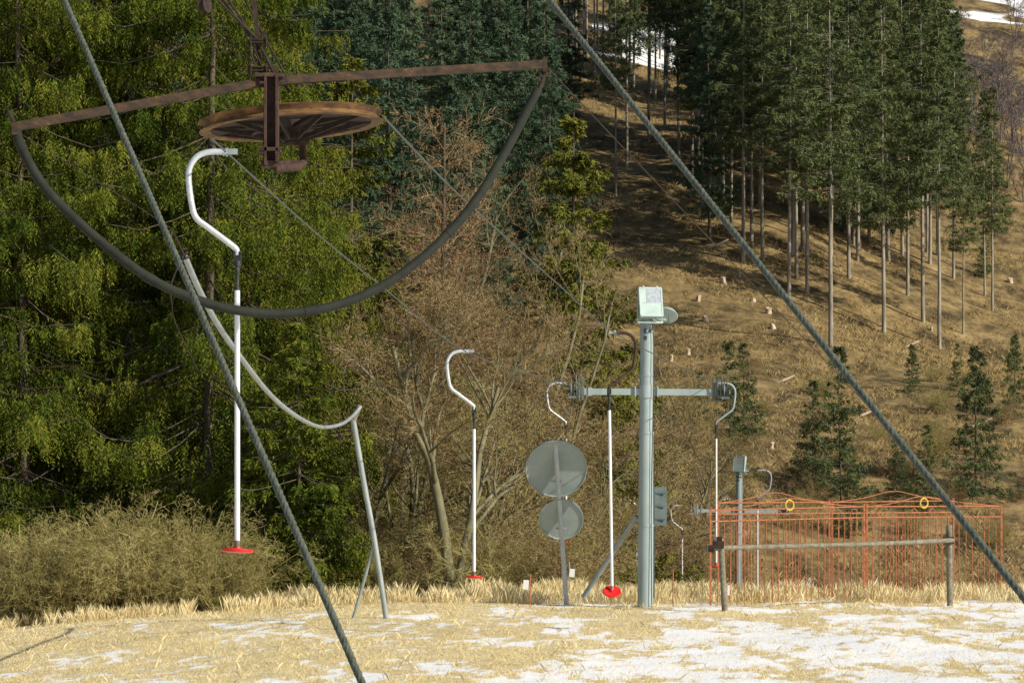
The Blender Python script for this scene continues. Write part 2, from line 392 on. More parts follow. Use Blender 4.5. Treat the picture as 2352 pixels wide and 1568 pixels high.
for i in range(4):
    defplant('hill%d'%i,spruce(50+i,26,.3+.05*i,2.6,200,19,6,.34,.036,.3,.45,.6,.8,.25,.18,.0062),'barkpale','leafhill')
defplant('thin0',spruce(60,6,.08,1.2,110,18,6,.15,.02,.15,.25,.3,.9,.2,.2,.008),'bark','leafhill')
lv=[(8,.62,.62,5,.75,.16,.06,.3),(6,.6,.6,4,.7,.2,.05,.25),(6,.55,.6,4,.75,.22,.04,.2),(6,.55,.6,3,.8,.25,.03,.15),(4,.6,.7,2,.8,.25,.02,.15)]
defplant('broad0',bare(1,[[0,0,-.4],[0,0,-.4]],[[-.12,0,1],[.28,.1,1]],[5.6,4.8],[.13,.1],7,.09,.06,lv,.006,3),'barkgreen','twig')
defplant('broad1',bare(2,[[0,0,-.4]],[[.12,0,1]],[5.5],[.11],7,.1,.05,[(9,)+lv[0][1:]]+lv[1:],.006,3),'barkgreen','twig')
defplant('broad2',bare(3,[[0,0,-.4],[0,0,-.4]],[[.3,0,1],[-.3,.2,1]],[5.0,5.2],[.1,.1],7,.12,.05,lv,.006,3),'barkgreen','twiggreen')
lt=[(13,.34,.42,5,.65,.14,.12,.3),(7,.5,.55,4,.65,.2,.06,.2),(6,.55,.6,4,.75,.22,.04,.15),(6,.55,.6,3,.75,.25,.03,.15)]
defplant('tall0',bare(6,[[0,0,-.4]],[[.05,0,1]],[12],[.11],9,.06,.08,lt,.0055,2),'barkgreen','twig')
defplant('tall1',bare(7,[[0,0,-.4]],[[-.08,.05,1]],[11],[.1],9,.07,.08,lt,.0055,2),'barkgreen','twigred')
defplant('larch0',bare(4,[[0,0,-.4]],[[0,0,1]],[16],[.13],10,.02,.2,[(120,.15,.25,4,1.35,.1,.06,.15),(9,.5,.6,3,.8,.2,.0,.15),(7,.5,.7,2,.8,.2,-.05,.1)],.0065,1),'bark','twigred')
def bushp(seed,ns,h,sp):
    r=np.random.default_rng(seed);a=r.uniform(0,6.28,ns);l=r.uniform(.1,sp,ns)
    P=np.stack([np.cos(a)*.3*r.random(ns),np.sin(a)*.3*r.random(ns),-.15+0*a],-1);D=np.stack([np.cos(a)*l,np.sin(a)*l,1+0*a],-1)
    return bare(seed,P,D,h*r.uniform(.6,1.1,ns),.02+0*a,6,.14,-.03,[(9,.5,.55,4,.7,.25,-.03,.15),(8,.5,.7,3,.8,.3,-.04,.1),(6,.5,.8,2,.9,.35,-.05,.1)],.0044,1)
defplant('bush0',bushp(71,16,2.6,1.0),'twiggreen','twiggreen')
defplant('bush1',bushp(72,14,2.4,1.2),'twiggreen','twiggreen')
defplant('bush2',bushp(73,14,2.6,1.1),'twig','twig')
defplant('bushfar',bare(75,[[0,0,-.2],[0,0,-.2],[0,0,-.2]],[[.1,0,1],[.5,.2,1],[-.5,0,1]],[5,4.5,4.5],[.09,.08,.08],5,.1,.04,[(8,.55,.6,4,.7,.2,.03,.2),(8,.5,.6,3,.7,.2,.03,.2),(6,.5,.8,2,.8,.2,.0,.1)],.016,1),'twighaze','twighaze')

LN='tall spruce with drooping sunlit yellow-green branches at meadow edge'
for u,d,s,k in[(60,68,1,0),(290,71,1.05,1),(470,68.5,1.0,2),(-190,66,1,1),(170,79,1.1,2),(-60,78,1.1,1),(560,76,.95,0),(380,80,1.15,0)]:
    plant('near%d'%k,on_ground(u,d),s,random.uniform(0,6),'spruce_tree',LN,'tree','drooping spruces beside the meadow')
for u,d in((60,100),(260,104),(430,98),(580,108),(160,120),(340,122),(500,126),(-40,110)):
    plant('far%d'%(u%3),on_ground(u,d),1.0,random.uniform(0,6),'spruce_tree','dark spruce in dense wood, tinted blue for haze','tree','dark spruce wood on the slope')
plant('small0',on_ground(690,63.5),1.0,1,'spruce_tree','young spruce with branches down to the grass','tree','drooping spruces beside the meadow')
plant('small0',on_ground(600,65),.8,3,'spruce_tree','young spruce with branches down to the grass','tree','drooping spruces beside the meadow')
plant('mid0',on_ground(800,92),1.05,1,'spruce_tree','dark bushy spruce behind bare shrubs','tree','spruces among bare shrubs')
plant('mid1',on_ground(690,100),1.1,2,'spruce_tree','dark bushy spruce behind bare shrubs','tree','spruces among bare shrubs')
plant('mid1',on_ground(1312,91),.94,4,'spruce_tree','olive-green spruce rising above bare shrubs','tree','spruces among bare shrubs')
plant('larch0',on_ground(1025,88),1.0,0,'larch_tree','leafless larch with fine russet twigs','tree')
plant('larch0',on_ground(950,92),.85,2,'larch_tree','leafless larch with fine russet twigs','tree')
# bare trees
LB='leafless broadleaf tree with tangled tan branches'
plant('broad0',on_ground(1040,64),1.15,0,'bare_tree','leafless forked tree with grey-green trunk and spreading limbs','tree','bare trees along the field edge')
for u,d,s,k in[(840,68,.9,'broad1'),(930,74,1.2,'broad2'),(1120,70,.9,'broad2'),(1230,73,.7,'tall0'),(1300,74,.8,'broad0'),(1000,80,1.0,'tall1'),(1150,84,.95,'tall0'),(790,79,1.0,'tall0'),(1200,88,.95,'tall1'),(880,88,1.15,'tall1'),(1060,94,1.15,'tall0'),(1310,70,.55,'broad1'),(1200,80,1.1,'broad1'),(740,90,1.1,'tall1'),(1280,84,.8,'broad2'),(1170,96,1.1,'tall1'),(960,100,1.3,'tall0'),(1110,106,1.25,'tall1'),(1080,78,1.1,'broad1'),(1250,78,.9,'broad1'),
    (1380,100,1.0,'broad1'),(1430,115,1.25,'broad2'),(1500,118,1.2,'broad1'),(1560,122,1.15,'broad0'),(1400,122,1.45,'broad0'),(1470,128,1.5,'broad2'),(1340,112,1.4,'broad1'),(1610,126,1.1,'broad1'),(1540,130,1.4,'broad1'),(1640,134,.9,'broad2'),(1385,96,.9,'broad2')]:
    plant(k,on_ground(u,d),s*random.uniform(.95,1.05),random.uniform(0,6),'bare_tree',LB,'tree','bare trees along the field edge')
LS='tangled leafless olive-tan shrub at the grass edge'
for i in range(20):
    u=-50+i*32+random.uniform(-18,18);d=random.uniform(59,63)
    plant('bush%d'%(i%2),on_ground(u,d),random.uniform(.68,1.0)*(1.0 if u<480 else .7),random.uniform(0,6),'bare_shrub',LS,'shrub','leafless shrubs at the field edge')
for i in range(32):
    u=700+ (i%16)*43+random.uniform(-15,15);d=random.uniform(63,70)+(i//16)*9
    plant('bush%d'%(i%3),on_ground(u,d),random.uniform(.6,1.15)*(1 if i<16 else 1.3)*(1 if u<1330 else .4),random.uniform(0,6),'bare_shrub',LS,'shrub','leafless shrubs at the field edge')
for u,d,s in((1400,101,1.1),(1440,99,1.0),(1380,98,.9),(1510,116,1.5),(1570,117,1.4),(1620,120,1.3),(1480,114,1.6),(1540,119,1.4),(1660,122,1.2)):
    plant('bush2',on_ground(u,d),s,random.uniform(0,6),'bare_shrub',LS,'shrub','leafless shrubs at the field edge')

# hillside trees
LH='tall spruce with bare pale trunk on a dry grassy slope'
GH='tall spruces on the cleared slope'
bases=[(1908,795,27,1),(1855,675,25,1),(1830,640,24,2),(1752,602,24,3),(1708,605,25,1),(1812,690,25,2),(1640,440,24,3),(1630,500,23,2),(1605,380,22,1),(1527,290,21,3),(2030,765,26,0),(2120,740,26,2),(2158,800,23,3),(2280,715,17,1),(2262,680,16,2),(1950,640,26,0),(1970,600,24,2),(1745,480,24,0),(2040,600,25,1),(1680,520,23,3),(2190,640,21,1),(1930,520,25,2),(2130,580,22,0),(2212,768,14,3),(2085,680,22,0)]
for u,v,h,k in bases:
    plant('hill%d'%k,ground_hit(u,v),(h/26,h/26,h/26),random.uniform(0,6),'spruce_tree',LH,'tree',GH)
for i in range(50):
    u=random.uniform(1600,2180);v=random.uniform(170,560)+(u-1600)*.12
    p=ground_hit(u,v)
    if u<1680 and v<250: continue
    h=random.uniform(20,28)
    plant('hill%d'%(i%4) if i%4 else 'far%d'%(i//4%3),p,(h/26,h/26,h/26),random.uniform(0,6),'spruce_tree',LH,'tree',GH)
for i in range(34):
    u=random.uniform(1290,1660);v=random.uniform(110,235);h=random.uniform(25,29)
    plant('hill3' if i%4 else 'hill1',ground_hit(u,v),(h/26*.7,h/26*.7,h/26),random.uniform(0,6),'spruce_tree','slender spruce standing before a snowy clearing','tree',GH)
for u,d,h in((1440,236,24),(1490,246,25),(1560,240,24),(1590,228,23),(1415,226,20)):
    plant('hill%d'%(2+u%2),on_ground(u,d),(h/26*.9,h/26*.9,h/26),random.uniform(0,6),'spruce_tree',LH,'tree',GH)
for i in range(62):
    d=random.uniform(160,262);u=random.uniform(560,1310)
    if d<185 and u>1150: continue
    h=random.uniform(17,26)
    plant('far%d'%(i%3),on_ground(u,d),h/24,random.uniform(0,6),'spruce_tree','dark spruce in dense wood, tinted blue for haze','tree','dark spruce wood on the slope')
for u,v,h,key in[(1675,1060,6.3,'thin0'),(1705,1020,5.5,'thin0'),(1930,1160,8.0,'thin0'),(1865,1120,5.5,'thin0'),(1950,1240,5,'thin0'),(2240,1140,7.8,'young0'),(2330,960,5,'young0'),(2095,900,3,'young0'),(2130,1180,4.5,'thin0'),(1610,1000,3.5,'thin0'),(2260,640,4,'thin0'),(2060,1150,3.5,'thin0'),(2200,900,3,'thin0')]:
    p=ground_hit(u,v);b0=6.5 if key=='young0' else 6
    plant(key,p,h/b0,random.uniform(0,6),'young_spruce','young spruce on dry grass slope','tree','young spruces on the slope')
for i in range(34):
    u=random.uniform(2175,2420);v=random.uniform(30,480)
    plant('bushfar',ground_hit(u,v),random.uniform(.6,1.1),random.uniform(0,6),'bare_tree','leafless grey-brown tree on far hillside, blued for haze','tree','leafless trees on the far hillside')
for i in range(40):
    u=random.uniform(1600,2400);v=random.uniform(860,1260)
    plant(('bush0','bush1','bush2','bush2')[i%4],ground_hit(u,v),random.uniform(.35,.8),random.uniform(0,6),'bare_shrub',LS,'shrub','leafless shrubs on the slope')
# stumps
for u,v in[(1603,692),(1730,692),(1662,650),(1541,830),(1580,815),(1765,720),(1772,1030),(1775,755),(2140,762),(1620,740),(1720,860),(2080,1060),(1698,636),(2320,650),(1860,900)]:
    p=ground_hit(u,v);t=thing('tree_stump',p,'pale freshly cut tree stump in dry grass','stump','tree stumps on the slope')
    r=random.uniform(.1,.22);h=random.uniform(.18,.42);nn=9
    prof=[(r*1.5,-.2),(r*1.1,.05),(r,h*.6),(r*.98,h),(0.001,h+.03)]
    b_=B().lathe(prof,p,(random.uniform(-.2,.2),random.uniform(-.35,0),1),nn)
    b_.v=[q+Vector((random.uniform(-.03,.03),random.uniform(-.03,.03),random.uniform(-.05,.05))) for q in b_.v]
    b_.obj('stump_wood',M['stump'],t)
for u,v,l in[(2085,800,1.6),(1640,570,2.2),(1800,880,1.4),(2250,980,1.5),(1980,960,1.2)]:
    p=ground_hit(u,v)+Vector((0,0,.12));t=thing('fallen_log',p,'pale felled log lying on dry grass','log','felled logs on the slope')
    b_=B().tube(curve([p+Vector((-l/2,0,-l*.18)),p+Vector((0,0,.04)),p+Vector((l/2,.2,l*.25))],4),[.1-.005*i for i in range(9)],7)
    b_.obj('log_wood',M['stump'],t)

# ------------------------------------------------------------ guy cables
def cable(name,p1,p2,r,mat,label,lob=True,step=.012,sag=0,cat='cable',group=None):
    p1=Vector(p1);p2=Vector(p2);L=(p2-p1).length
    n=max(int(L/step),2);pts=[p1.lerp(p2,i/n)-Vector((0,0,sag*4*(i/n)*(1-i/n))) for i in range(n+1)]
    o=B().tube(pts,r,18 if lob else 8,6 if lob else 0,2*math.pi/(r*17)).obj(name,mat,None)
    o['label']=label;o['category']=cat
    if group:o['group']=group
    return o
def extend_to(pa,pb,ztop,zbot):
    d=(pb-pa);a=pa+d*((ztop-pa.z)/d.z);b_=pb+d*((zbot-pb.z)/d.z);return a,b_
for a,b_ in[(W(148,0,14),W(832,1568,10.5)),(W(1262,0,14),W(2352,1372,10.5))]:
    t,e=extend_to(a,b_,6.5,-.7)
    cable('guy_cable',t,e,.0135,M['cable'],'thick twisted steel guy cable running down to ground',group='twisted steel guy cables')
a=W(1252,150,26);b_=W(2352,1310,45)
d=(b_-a);e=b_+d*((-.5-b_.z)/d.z)
cable('guy_wire',a,e,.0055,M['rustdark'],'thin rusty guy wire from rusty beam end',False,.5)

# ------------------------------------------------------------ return wheel assembly
DB=24.12
T=thing('lift_return_wheel',W(620,290,25),'rusty ski lift return wheel hanging in steel frame','ski lift')
ch=[(-.036,-.036),(.036,-.036),(.036,-.024),(-.012,-.024),(-.012,.024),(.036,.024),(.036,.036),(-.036,.036)]
chm=[(-x,y) for x,y in ch][::-1]
b_=B()
A=W(36,291,23.4);Bm=W(605,189,DB);Cm=W(655,184,DB+.05);E=W(1252,148,25.2)
b_.extr(chm,A,Bm);b_.extr(chm,Cm,E);b_.beam(Bm,Cm,.09,.085)
b_.box(E+Vector((0,0,-.01)),.04,.1,.12);b_.box(A+Vector((0,0,-.02)),.05,.1,.1)
b_.obj('beam',M['rust'],T)
b_=B()
b_.beam(W(624,175,DB),W(622,372,DB),.03,.13,(1,0,0))
b_.box(W(611,278,DB-.04),.02,.14,.76);b_.box(W(637,273,DB-.04),.02,.14,.74)
b_.box(W(620,176,DB),.24,.2,.03);b_.box(W(620,345,DB-.03),.18,.16,.03);b_.box(W(622,378,DB),.15,.14,.05)
b_.beam(W(630,380,DB),W(690,374,25.0),.07,.06)
b_.tube([W(636,387,DB-.02),W(688,383,24.4)],.035,12);b_.tube([W(634,387,DB-.03),W(644,386,DB-.02)],.045,12)
b_.tube(curve([W(680,382,24.5),W(696,374,24.9),W(696,360,25),W(694,325,25.05)],5),.034,12)
b_.tube([W(655,328,25.05),W(712,326,25.05)],.03,10);b_.tube([W(690,335,25.05),W(690,255,25.05)],.05,12)
for u,v in[(600,340),(600,352),(640,340),(640,352),(604,190),(640,190)]:
    b_.tube([W(u-8,v,DB-.1),W(u+8,v,DB-.1)],.012,6)
b_.obj('bracket',M['rustred'],T)
wn=Vector((-.075,.0,1)).normalized();wc=W(668,281,25.05)
wh=B();r=.81
wh.lathe([(r,.045),(r-.03,.022),(r-.045,0),(r-.03,-.022),(r,-.045),(r-.03,-.055),(r-.1,-.042),(r-.1,.042),(r-.03,.055)],wc,wn,72,True)
wheel=wh.obj('wheel_rim',M['rim'],T)
wh=B()
ax=wn.cross(Vector((0,1,0))).normalized();ay=wn.cross(ax)
for i in range(10):
    th=i*math.pi/5+.2;e=ax*math.cos(th)+ay*math.sin(th)
    wh.beam(wc+e*.1-wn*.05,wc+e*.74,.075,.035,wn);wh.beam(wc+e*.1-wn*.15,wc+e*.72-wn*.01,.02,.04,wn)
wh.lathe([(.0,.09),(.12,.09),(.14,.06),(.14,-.1),(.1,-.16),(.0,-.16)],wc,wn,24)
wh.lathe([(.26,.012),(.73,.02),(.73,-.03),(.26,-.012)],wc,wn,56,True)
wh.obj('wheel_spokes',M['rustdark'],T)
hp=[W(38,296,23.4),W(48,335,23.4),W(95,420,23.42),W(170,500,23.45),W(260,578,23.5),W(345,640,23.6),W(430,680,23.7),W(520,708,23.8),W(620,720,23.95),W(710,714,24.1),W(800,692,24.25),W(880,655,24.4),W(960,600,24.55),W(1035,530,24.7),W(1100,450,24.85),W(1160,350,25),W(1205,265,25.1),W(1236,205,25.15)]
b_=B();b_.tube(curve(hp,6),.04,14)
for i in(1,5,9,13): 
    c=hp[i];dd=(hp[i+1]-hp[i-1]).normalized();b_.tube([c-dd*.05,c+dd*.05],.044,14)
b_.obj('hose',M['hose'],T)
b_=B()
b_.tube([W(20,255,23.4),W(30,280,23.4),W(44,320,23.4)],.018,8)
b_.obj('shackle',M['rustdark'],T)
b_=B();b_.tube(curve([W(1236,212,25.15),W(1246,185,25.18),W(1250,158,25.2)],4),.018,8)
for v in(170,182,194):b_.lathe([(.035,.008),(.02,.008),(.02,-.008),(.035,-.008)],W(1248-(v-170)*.3,v,25.18),(.3,-1,.1),12,True)
b_.obj('shackle',M['rustdark'],T)
b_=B()
b_.beam(W(600,178,DB),W(568,-160,24.4),.035,.035,(0,1,0))
b_.tube([W(665,212,24.3),W(505,-30,24.6),W(430,-150,24.8)],.012,8)
b_.tube([W(640,190,DB),W(590,90,DB),W(470,-30,24),W(380,-120,23.9)],.012,8)
b_.tube([W(585,150,DB),W(560,60,DB),W(478,-40,24)],.009,8)
b_.tube([W(600,150,DB),W(572,80,DB),W(500,-20,24)],.007,8)
b_.tube([W(662,185,24.3),W(610,90,24.3),W(530,-60,24.4)],.009,8)
for v in(92,98,155,163):
    b_.box(W(594,v,DB),.14 if v<120 else .18,.08,.014)
for v in(94,160):
    for du in(-18,18): b_.tube([W(594+du,v-14,DB-.05),W(594+du,v+14,DB-.05)],.007,6)
b_.tube([W(575,105,DB),W(612,72,DB)],.01,8)
b_.obj('suspension_rods',M['rustdark'],T)
b_=B();pc=W(470,12,24)
b_.lathe([(0,.03),(.07,.03),(.05,.0),(.07,-.03),(0,-.03)],pc,(1,-.5,.1),20)
b_.box(pc+Vector((0,0,.06)),.05,.09,.22,Matrix.Rotation(.4,3,'Y'))
b_.obj('pulley_block',M['rustdark'],T)

# ------------------------------------------------------------ haul ropes
def rope(pts,label):
    o=B().tube(curve(pts,10),.0095,8).obj('haul_rope',M['rope'],None);o['label']=label;o['category']='cable';o['group']='lift haul ropes'
g1=wc+Vector((-.79,-.1,-.06))
rope([g1,W(520,350,27),W(720,530,32.5),W(880,660,38),W(1072,808,48),W(1292,884,56),W(1298,884,57),W(1288,884,67.5),W(1450,1096,95),W(1555,1164,110),W(1592,1170,112),W(1680,1260,150)],'thin steel haul rope sagging from wheel to pylons')
g2=wc+Vector((.8,-.05,.06))
rope([g2,W(1000,395,30),W(1100,490,34.5),W(1290,660,42),W(1418,768,48),W(1640,880,56),W(1648,882,57),W(1668,886,67.5),W(1763,1078,94),W(1800,1165,112),W(1850,1240,150)],'thin steel haul rope sagging from wheel to pylons')

# ------------------------------------------------------------ tow hangers
HK=[(-.10,.95),(-.25,.95),(-.37,.91),(-.44,.82),(-.46,.70),(-.43,.45),(-.385,.32),(-.27,.23),(-.08,.09),(-.01,.03),(0,-.03)]
def hanger(u,v,d,L,mir,tilt,label,hookmat='alu',lean=0,yaw=0.15):
    o=W(u,v,d);T=thing('tow_hanger',o+Vector((0,0,.95)),label,'ski lift hanger','platter lift hangers on the haul rope')
    s=-1 if mir else 1
    def q(x,z,y=0): return o+Vector((x*s*math.cos(yaw),x*s*math.sin(yaw)+y,z))
    B().tube(curve([q(x,z) for x,z in HK],5),.029,12).obj('hook_tube',M[hookmat],T)
    b_=B();b_.box(q(-.06,.955),.12,.06,.05);b_.tube([q(-.1,.99),q(-.1,.91)],.014,8);b_.tube([q(-.14,.93),q(-.02,.97)],.02,8)
    b_.obj('rope_clamp',M['galv'],T)
    ln=lambda z:lean*(-z)/L
    b_=B();b_.box(q(ln(-.04),-.04),.075,.05,.1);b_.tube([q(0,-.02),q(ln(-.19),-.2)],.025,10);b_.tube([q(ln(-.08),-.08),q(ln(-.08),-.13)],.037,12);b_.tube([q(0,-.2),q(ln(-.37),-.37)],.021,10)
    b_.obj('spring_coupling',M['black'],T)
    b_=B();b_.tube([q(ln(-.36),-.36),q(ln(-L),-L)],.026,12);b_.obj('tow_pole',M['white'],T)
    e=q(ln(-L),-L);b_=B();b_.tube([e,e+Vector((0,0,-.07))],[.03,.022],12);b_.obj('pole_collar',M['oldpipe'],T)
    c=e+Vector((0,0,-.095))
    ax=Vector((0.05,-math.sin(tilt),math.cos(tilt)))
    b_=B();b_.lathe([(0,.035),(.03,.035),(.035,.012),(.11,.008),(.145,.016),(.155,0),(.145,-.016),(.09,-.022),(0,-.02)],c,ax,36)
    b_.obj('platter_seat',M['red'],T)
LT='aluminium platter tow hanger with white pole and red seat'
hanger(545,580,27,2.73,False,-.05,LT)
hanger(1089,936,48,2.76,False,-.05,LT)
hanger(1300,972,67.5,2.75,False,-.05,'platter tow hanger hanging behind round signs')
hanger(1399,893,48,3.32,True,.68,'platter tow hanger with rusty hook and tipped red seat','rustred',-.05)
hanger(1645,972,67.5,3.3,True,0,'platter tow hanger beside the pylon arm','galv')
hanger(1462,1162,95,2.75,False,0,LT)
hanger(1567,1216,112,2.6,False,0,LT)
hanger(1740,1146,94,3.1,True,0,'platter tow hanger behind the orange fence','galv')

# ------------------------------------------------------------ pylons
def floodlight(T,c,s,yaw,pitch,back=False):
    R=Matrix.Rotation(yaw,3,'Z')@Matrix.Rotation(pitch,3,'X')
    w,h,dp=.46*s,.6*s,.2*s
    b_=B()
    V=[]
    for y,k in((-dp/2,1),(dp*.15,1),(dp/2,.72)):
        for x,z in((-1,-1),(1,-1),(1,1),(-1,1)): V.append(Vector(c)+R@Vector((x*w/2*k,y,z*h/2*k)))
    b_.add(V,[(0,1,5,4),(1,2,6,5),(2,3,7,6),(3,0,4,7),(4,5,9,8),(5,6,10,9),(6,7,11,10),(7,4,8,11),(8,9,10,11),(3,2,1,0)])
    for x in(-1,1): b_.beam(Vector(c)+R@Vector((x*(w/2+.015),0,-h*.1)),Vector(c)+R@Vector((x*(w/2+.015),.05,-h*.62)),.02,.05,(0,1,0))
    for x in(-.3,.3): b_.box(Vector(c)+R@Vector((x*w,-dp/2-.01,h/2)),.03,.04,.04,R)
    b_.box(Vector(c)+R@Vector((0,.05,-h*.62)),w+.06,.06,.03,R)
    b_.obj('lamp_housing',M['lamp'],T)
    b_=B();fr=-dp/2-.012
    for x,z,sx,sz in((0,h*.47,w,.03),(0,-h*.47,w,.03),(w*.48,0,.03,h*.92),(-w*.48,0,.03,h*.92)): b_.box(Vector(c)+R@Vector((x,fr,z)),sx,.024,sz,R)
    b_.box(Vector(c)+R@Vector((0,fr+.004,-h*.25)),w*.92,.02,h*.42,R)
    b_.box(Vector(c)+R@Vector((-w*.33,fr+.004,h*.2)),w*.24,.02,h*.5,R)
    b_.obj('lamp_frame',M['lamp'],T)
    B().box(Vector(c)+R@Vector((w*.12,fr+.003,h*.2)),w*.64,.016,h*.5,R).obj('lamp_glass',M['glass'],T)
def sheaves(b_,c,s,sgn):
    for k in(-.17,.17):
        b_.lathe([(0,.035),(.05,.035),(.16,.035),(.125,0),(.16,-.035),(.05,-.035),(0,-.035)],c+Vector((sgn*.12,k,.02)),(1,0,0),20)
    b_.box(c+Vector((sgn*.03,0,-.01)),.025,.5,.12);b_.box(c+Vector((sgn*.2,0,.0)),.02,.5,.1)
    b_.tube([c+Vector((-sgn*.05,0,0)),c+Vector((sgn*.24,0,0))],.03,10)
    b_.box(c+Vector((-sgn*.02,-.02,.02)),.03,.2,.4);b_.box(c+Vector((-sgn*.09,-.02,.06)),.05,.1,.46)
    b_.tube([c+Vector((sgn*.05,-.2,.05)),c+Vector((sgn*.05,-.22,.32))],.016,8);b_.tube([c+Vector((sgn*.15,-.2,-.1)),c+Vector((sgn*.15,-.26,.22))],.012,8)
    b_.box(c+Vector((sgn*.12,-.28,-.12)),.16,.03,.05)
def pylon(u,vb,vt,d,armv,ul,ur,label,shm='sheave'):
    base=W(u,vb,d);base.z=float(gz(base.x,d))-.1
    T=thing('lift_pylon',base,label,'pylon','lift support pylons')
    top=W(u+6*56/d*.6,vt,d);x0=base.x
    pts=[base.lerp(top,t) for t in(0,.3,.3,.62,.62,1)]
    b_=B().tube([pts[0],pts[1]],[.155,.15],24).tube([pts[1],pts[3]],[.145,.14],24).tube([pts[3],pts[5]],[.132,.128],24)
    for p,r in((pts[1],.158),(pts[3],.15),(base.lerp(top,.82),.142),(base.lerp(top,.97),.142)): b_.tube([p-Vector((0,0,.025)),p+Vector((0,0,.025))],r,24)
    b_.obj('mast',M['paint'],T)
    b_=B();l=W(ul,armv,d);r=W(ur,armv+2,d)
    b_.beam(l,r,.1,.125);b_.beam(l.lerp(r,.07),l.lerp(r,.1),.14,.16)
    m=Vector((base.x+(top.x-base.x)*.75,d,l.z));b_.tube([m-Vector((0,0,.13)),m+Vector((0,0,.13))],.15,24)
    b_.box(m+Vector((.22,-.01,0)),.03,.18,.2);b_.box(m+Vector((-.22,-.01,0)),.03,.18,.2)
    b_.obj('cross_arm',M['paint'],T)
    for c,sg in((l,-1),(r,1)):
        b_=B();sheaves(b_,c,1,sg);b_.obj('sheave_assembly',M[shm],T)
    b_=B();b_.box(top+Vector((-.04,-.15,-.16)),.05,.06,.09);b_.box(top+Vector((-.04,-.15,-.3)),.06,.06,.07);b_.box(top+Vector((.06,-.14,-.16)),.03,.04,.05)
    b_.obj('junction_box',M['black'],T)
    b_=B();b_.tube(curve([top+Vector((.1,-.14,.05)),top+Vector((.13,-.13,-.5)),top+Vector((.12,-.15,-1.5)),base.lerp(top,.35)+Vector((.1,-.15,0)),base+Vector((.12,-.18,.1))],5),.01,6)
    b_.tube(curve([top+Vector((.1,-.1,.1)),top+Vector((.4,-.12,-.0)),top+Vector((.42,-.1,.15))],5),.008,6);b_.obj('power_lead',M['black'],T)
    b_=B();b_.tube([top,top+Vector((0,0,.1))],.06,12);b_.box(top+Vector((.08,0,.07)),.6,.07,.05);b_.obj('lamp_bracket',M['lamp'],T)
    return T,base,top
T,base,top=pylon(1482,1372,742,56,899,1328,1650,'grey-green lift pylon with cross arm and floodlights')
floodlight(T,W(1492,697,55.8),1.0,.22,-.22)
b_=B()
b_.lathe([(.0,.1),(.1,.09),(.2,.03),(.24,-.03),(.23,-.04),(.0,-.02)],W(1530,722,56.3),(.1,.5,.7),24);b_.obj('lamp_shade',M['lamp'],T)
b_=B();b_.tube([W(1340,1370,57.1),W(1462,1185,56.2)],.05,12);b_.obj('brace',M['galv'],T)
b_=B();b_.beam(W(1499,1120,56.5),W(1499,1372,57),.08,.05,(0,1,0));b_.obj('cable_duct',M['darkbox'],T)
b_=B()
b_.box(W(1515,1162,56.4),.26,.12,.76,Matrix.Rotation(.3,3,'Z'));b_.box(W(1500,1162,56.25),.06,.16,.8)
for k in range(3): b_.box(W(1517,1132+30*k,56.32),.2,.03,.03)
b_.obj('control_cabinet',M['darkbox'],T)
T2,base2,top2=pylon(1696,1362,1085,112,1172,1596,1800,'distant grey lift pylon with floodlight behind fence','galv')
floodlight(T2,W(1700,1066,111.8),1.05,-.5,-.2)
o=B().tube(curve([W(1504,835,56.1),W(1560,960,62),W(1625,1085,72),W(1697,1160,111)],8),.006,6).obj('power_wire',M['black'],None);o['label']='thin black power wire sagging between pylons';o['category']='cable'

# ------------------------------------------------------------ round signs
p=W(1302,1358,57.1);p.z=float(gz(p.x,57.1))-.1
T=thing('road_sign',p,'backs of two round signs on leaning grey post','sign')
b_=B();b_.tube([p,W(1275,1012,57.05)],.05,14);b_.obj('sign_post',M['palepost'],T)
def disc(u,v,r,name,til):
    c=W(u,v,57.22);ax=Vector((0.02,-math.cos(til),-math.sin(til)))
    b_=B().lathe([(0,.0),(r-.03,.0),(r-.02,.022),(r,.022),(r,-.012),(0,-.012)],c,ax,56)
    b_.obj(name,M['signback'],T)
    b_=B()
    for k in(-.4,.4):
        b_.box(c+Vector((0,-.03,k*r)),.22,.03,.035)
    b_.obj('bracket',M['galv'],T)
disc(1278,1076,.62,'large_disc',.42);disc(1289,1192,.45,'small_disc',.45)

# ------------------------------------------------------------ leaning post with guide tube
pb=ground_hit(890,1422);d0=pb.y
T=thing('leaning_post',pb,'leaning grey tubular post with curved guide tube','post')
d1=d0-.2;tp=W(811,962,d1)
pb0=pb+Vector((0,0,-.15))
b_=B();b_.tube(curve([pb0,W(860,1240,d0-.05),W(838,1120,d0-.1),tp],5),[.05]*16,12)
pl=ground_hit(806,1420);b_.tube([pl+Vector((0,0,-.15)),W(858,1255,d0-.03)],.032,10)
b_.obj('post',M['galv'],T)
b_=B();tt=[W(425,590,28),W(455,660,29),W(500,745,30.5),W(560,830,33),W(620,905,36),W(680,955,39),W(735,980,d1-6),W(780,975,d1-3),W(808,957,d1-.6),W(828,934,d1)]
b_.tube(curve(tt,6),.031,12);b_.obj('guide_tube',M['galv'],T)
b_=B();b_.tube([W(812,965,d1),W(826,930,d1)],.05,10);b_.obj('end_fitting',M['oldpipe'],T)
b_=B()
b_.tube(curve([W(395,700,27.5),W(392,660,27.7),W(410,610,27.9),W(425,590,28),W(428,575,28)],6),.007,6)
b_.tube(curve([W(395,700,27.5),W(402,740,27.6),W(440,820,27.8),W(455,850,28)],6),.006,6)
for k in range(3):
    b_.lathe([(.042,.008),(.034,.0),(.042,-.008)],W(420+k*4,575+k*9,28),(.45,0,-.9),12,True)
b_.tube([W(395,525,27.4),W(425,590,28)],.01,6);b_.tube([W(36,300,23.4),W(230,420,26),W(395,525,27.4)],.004,6)
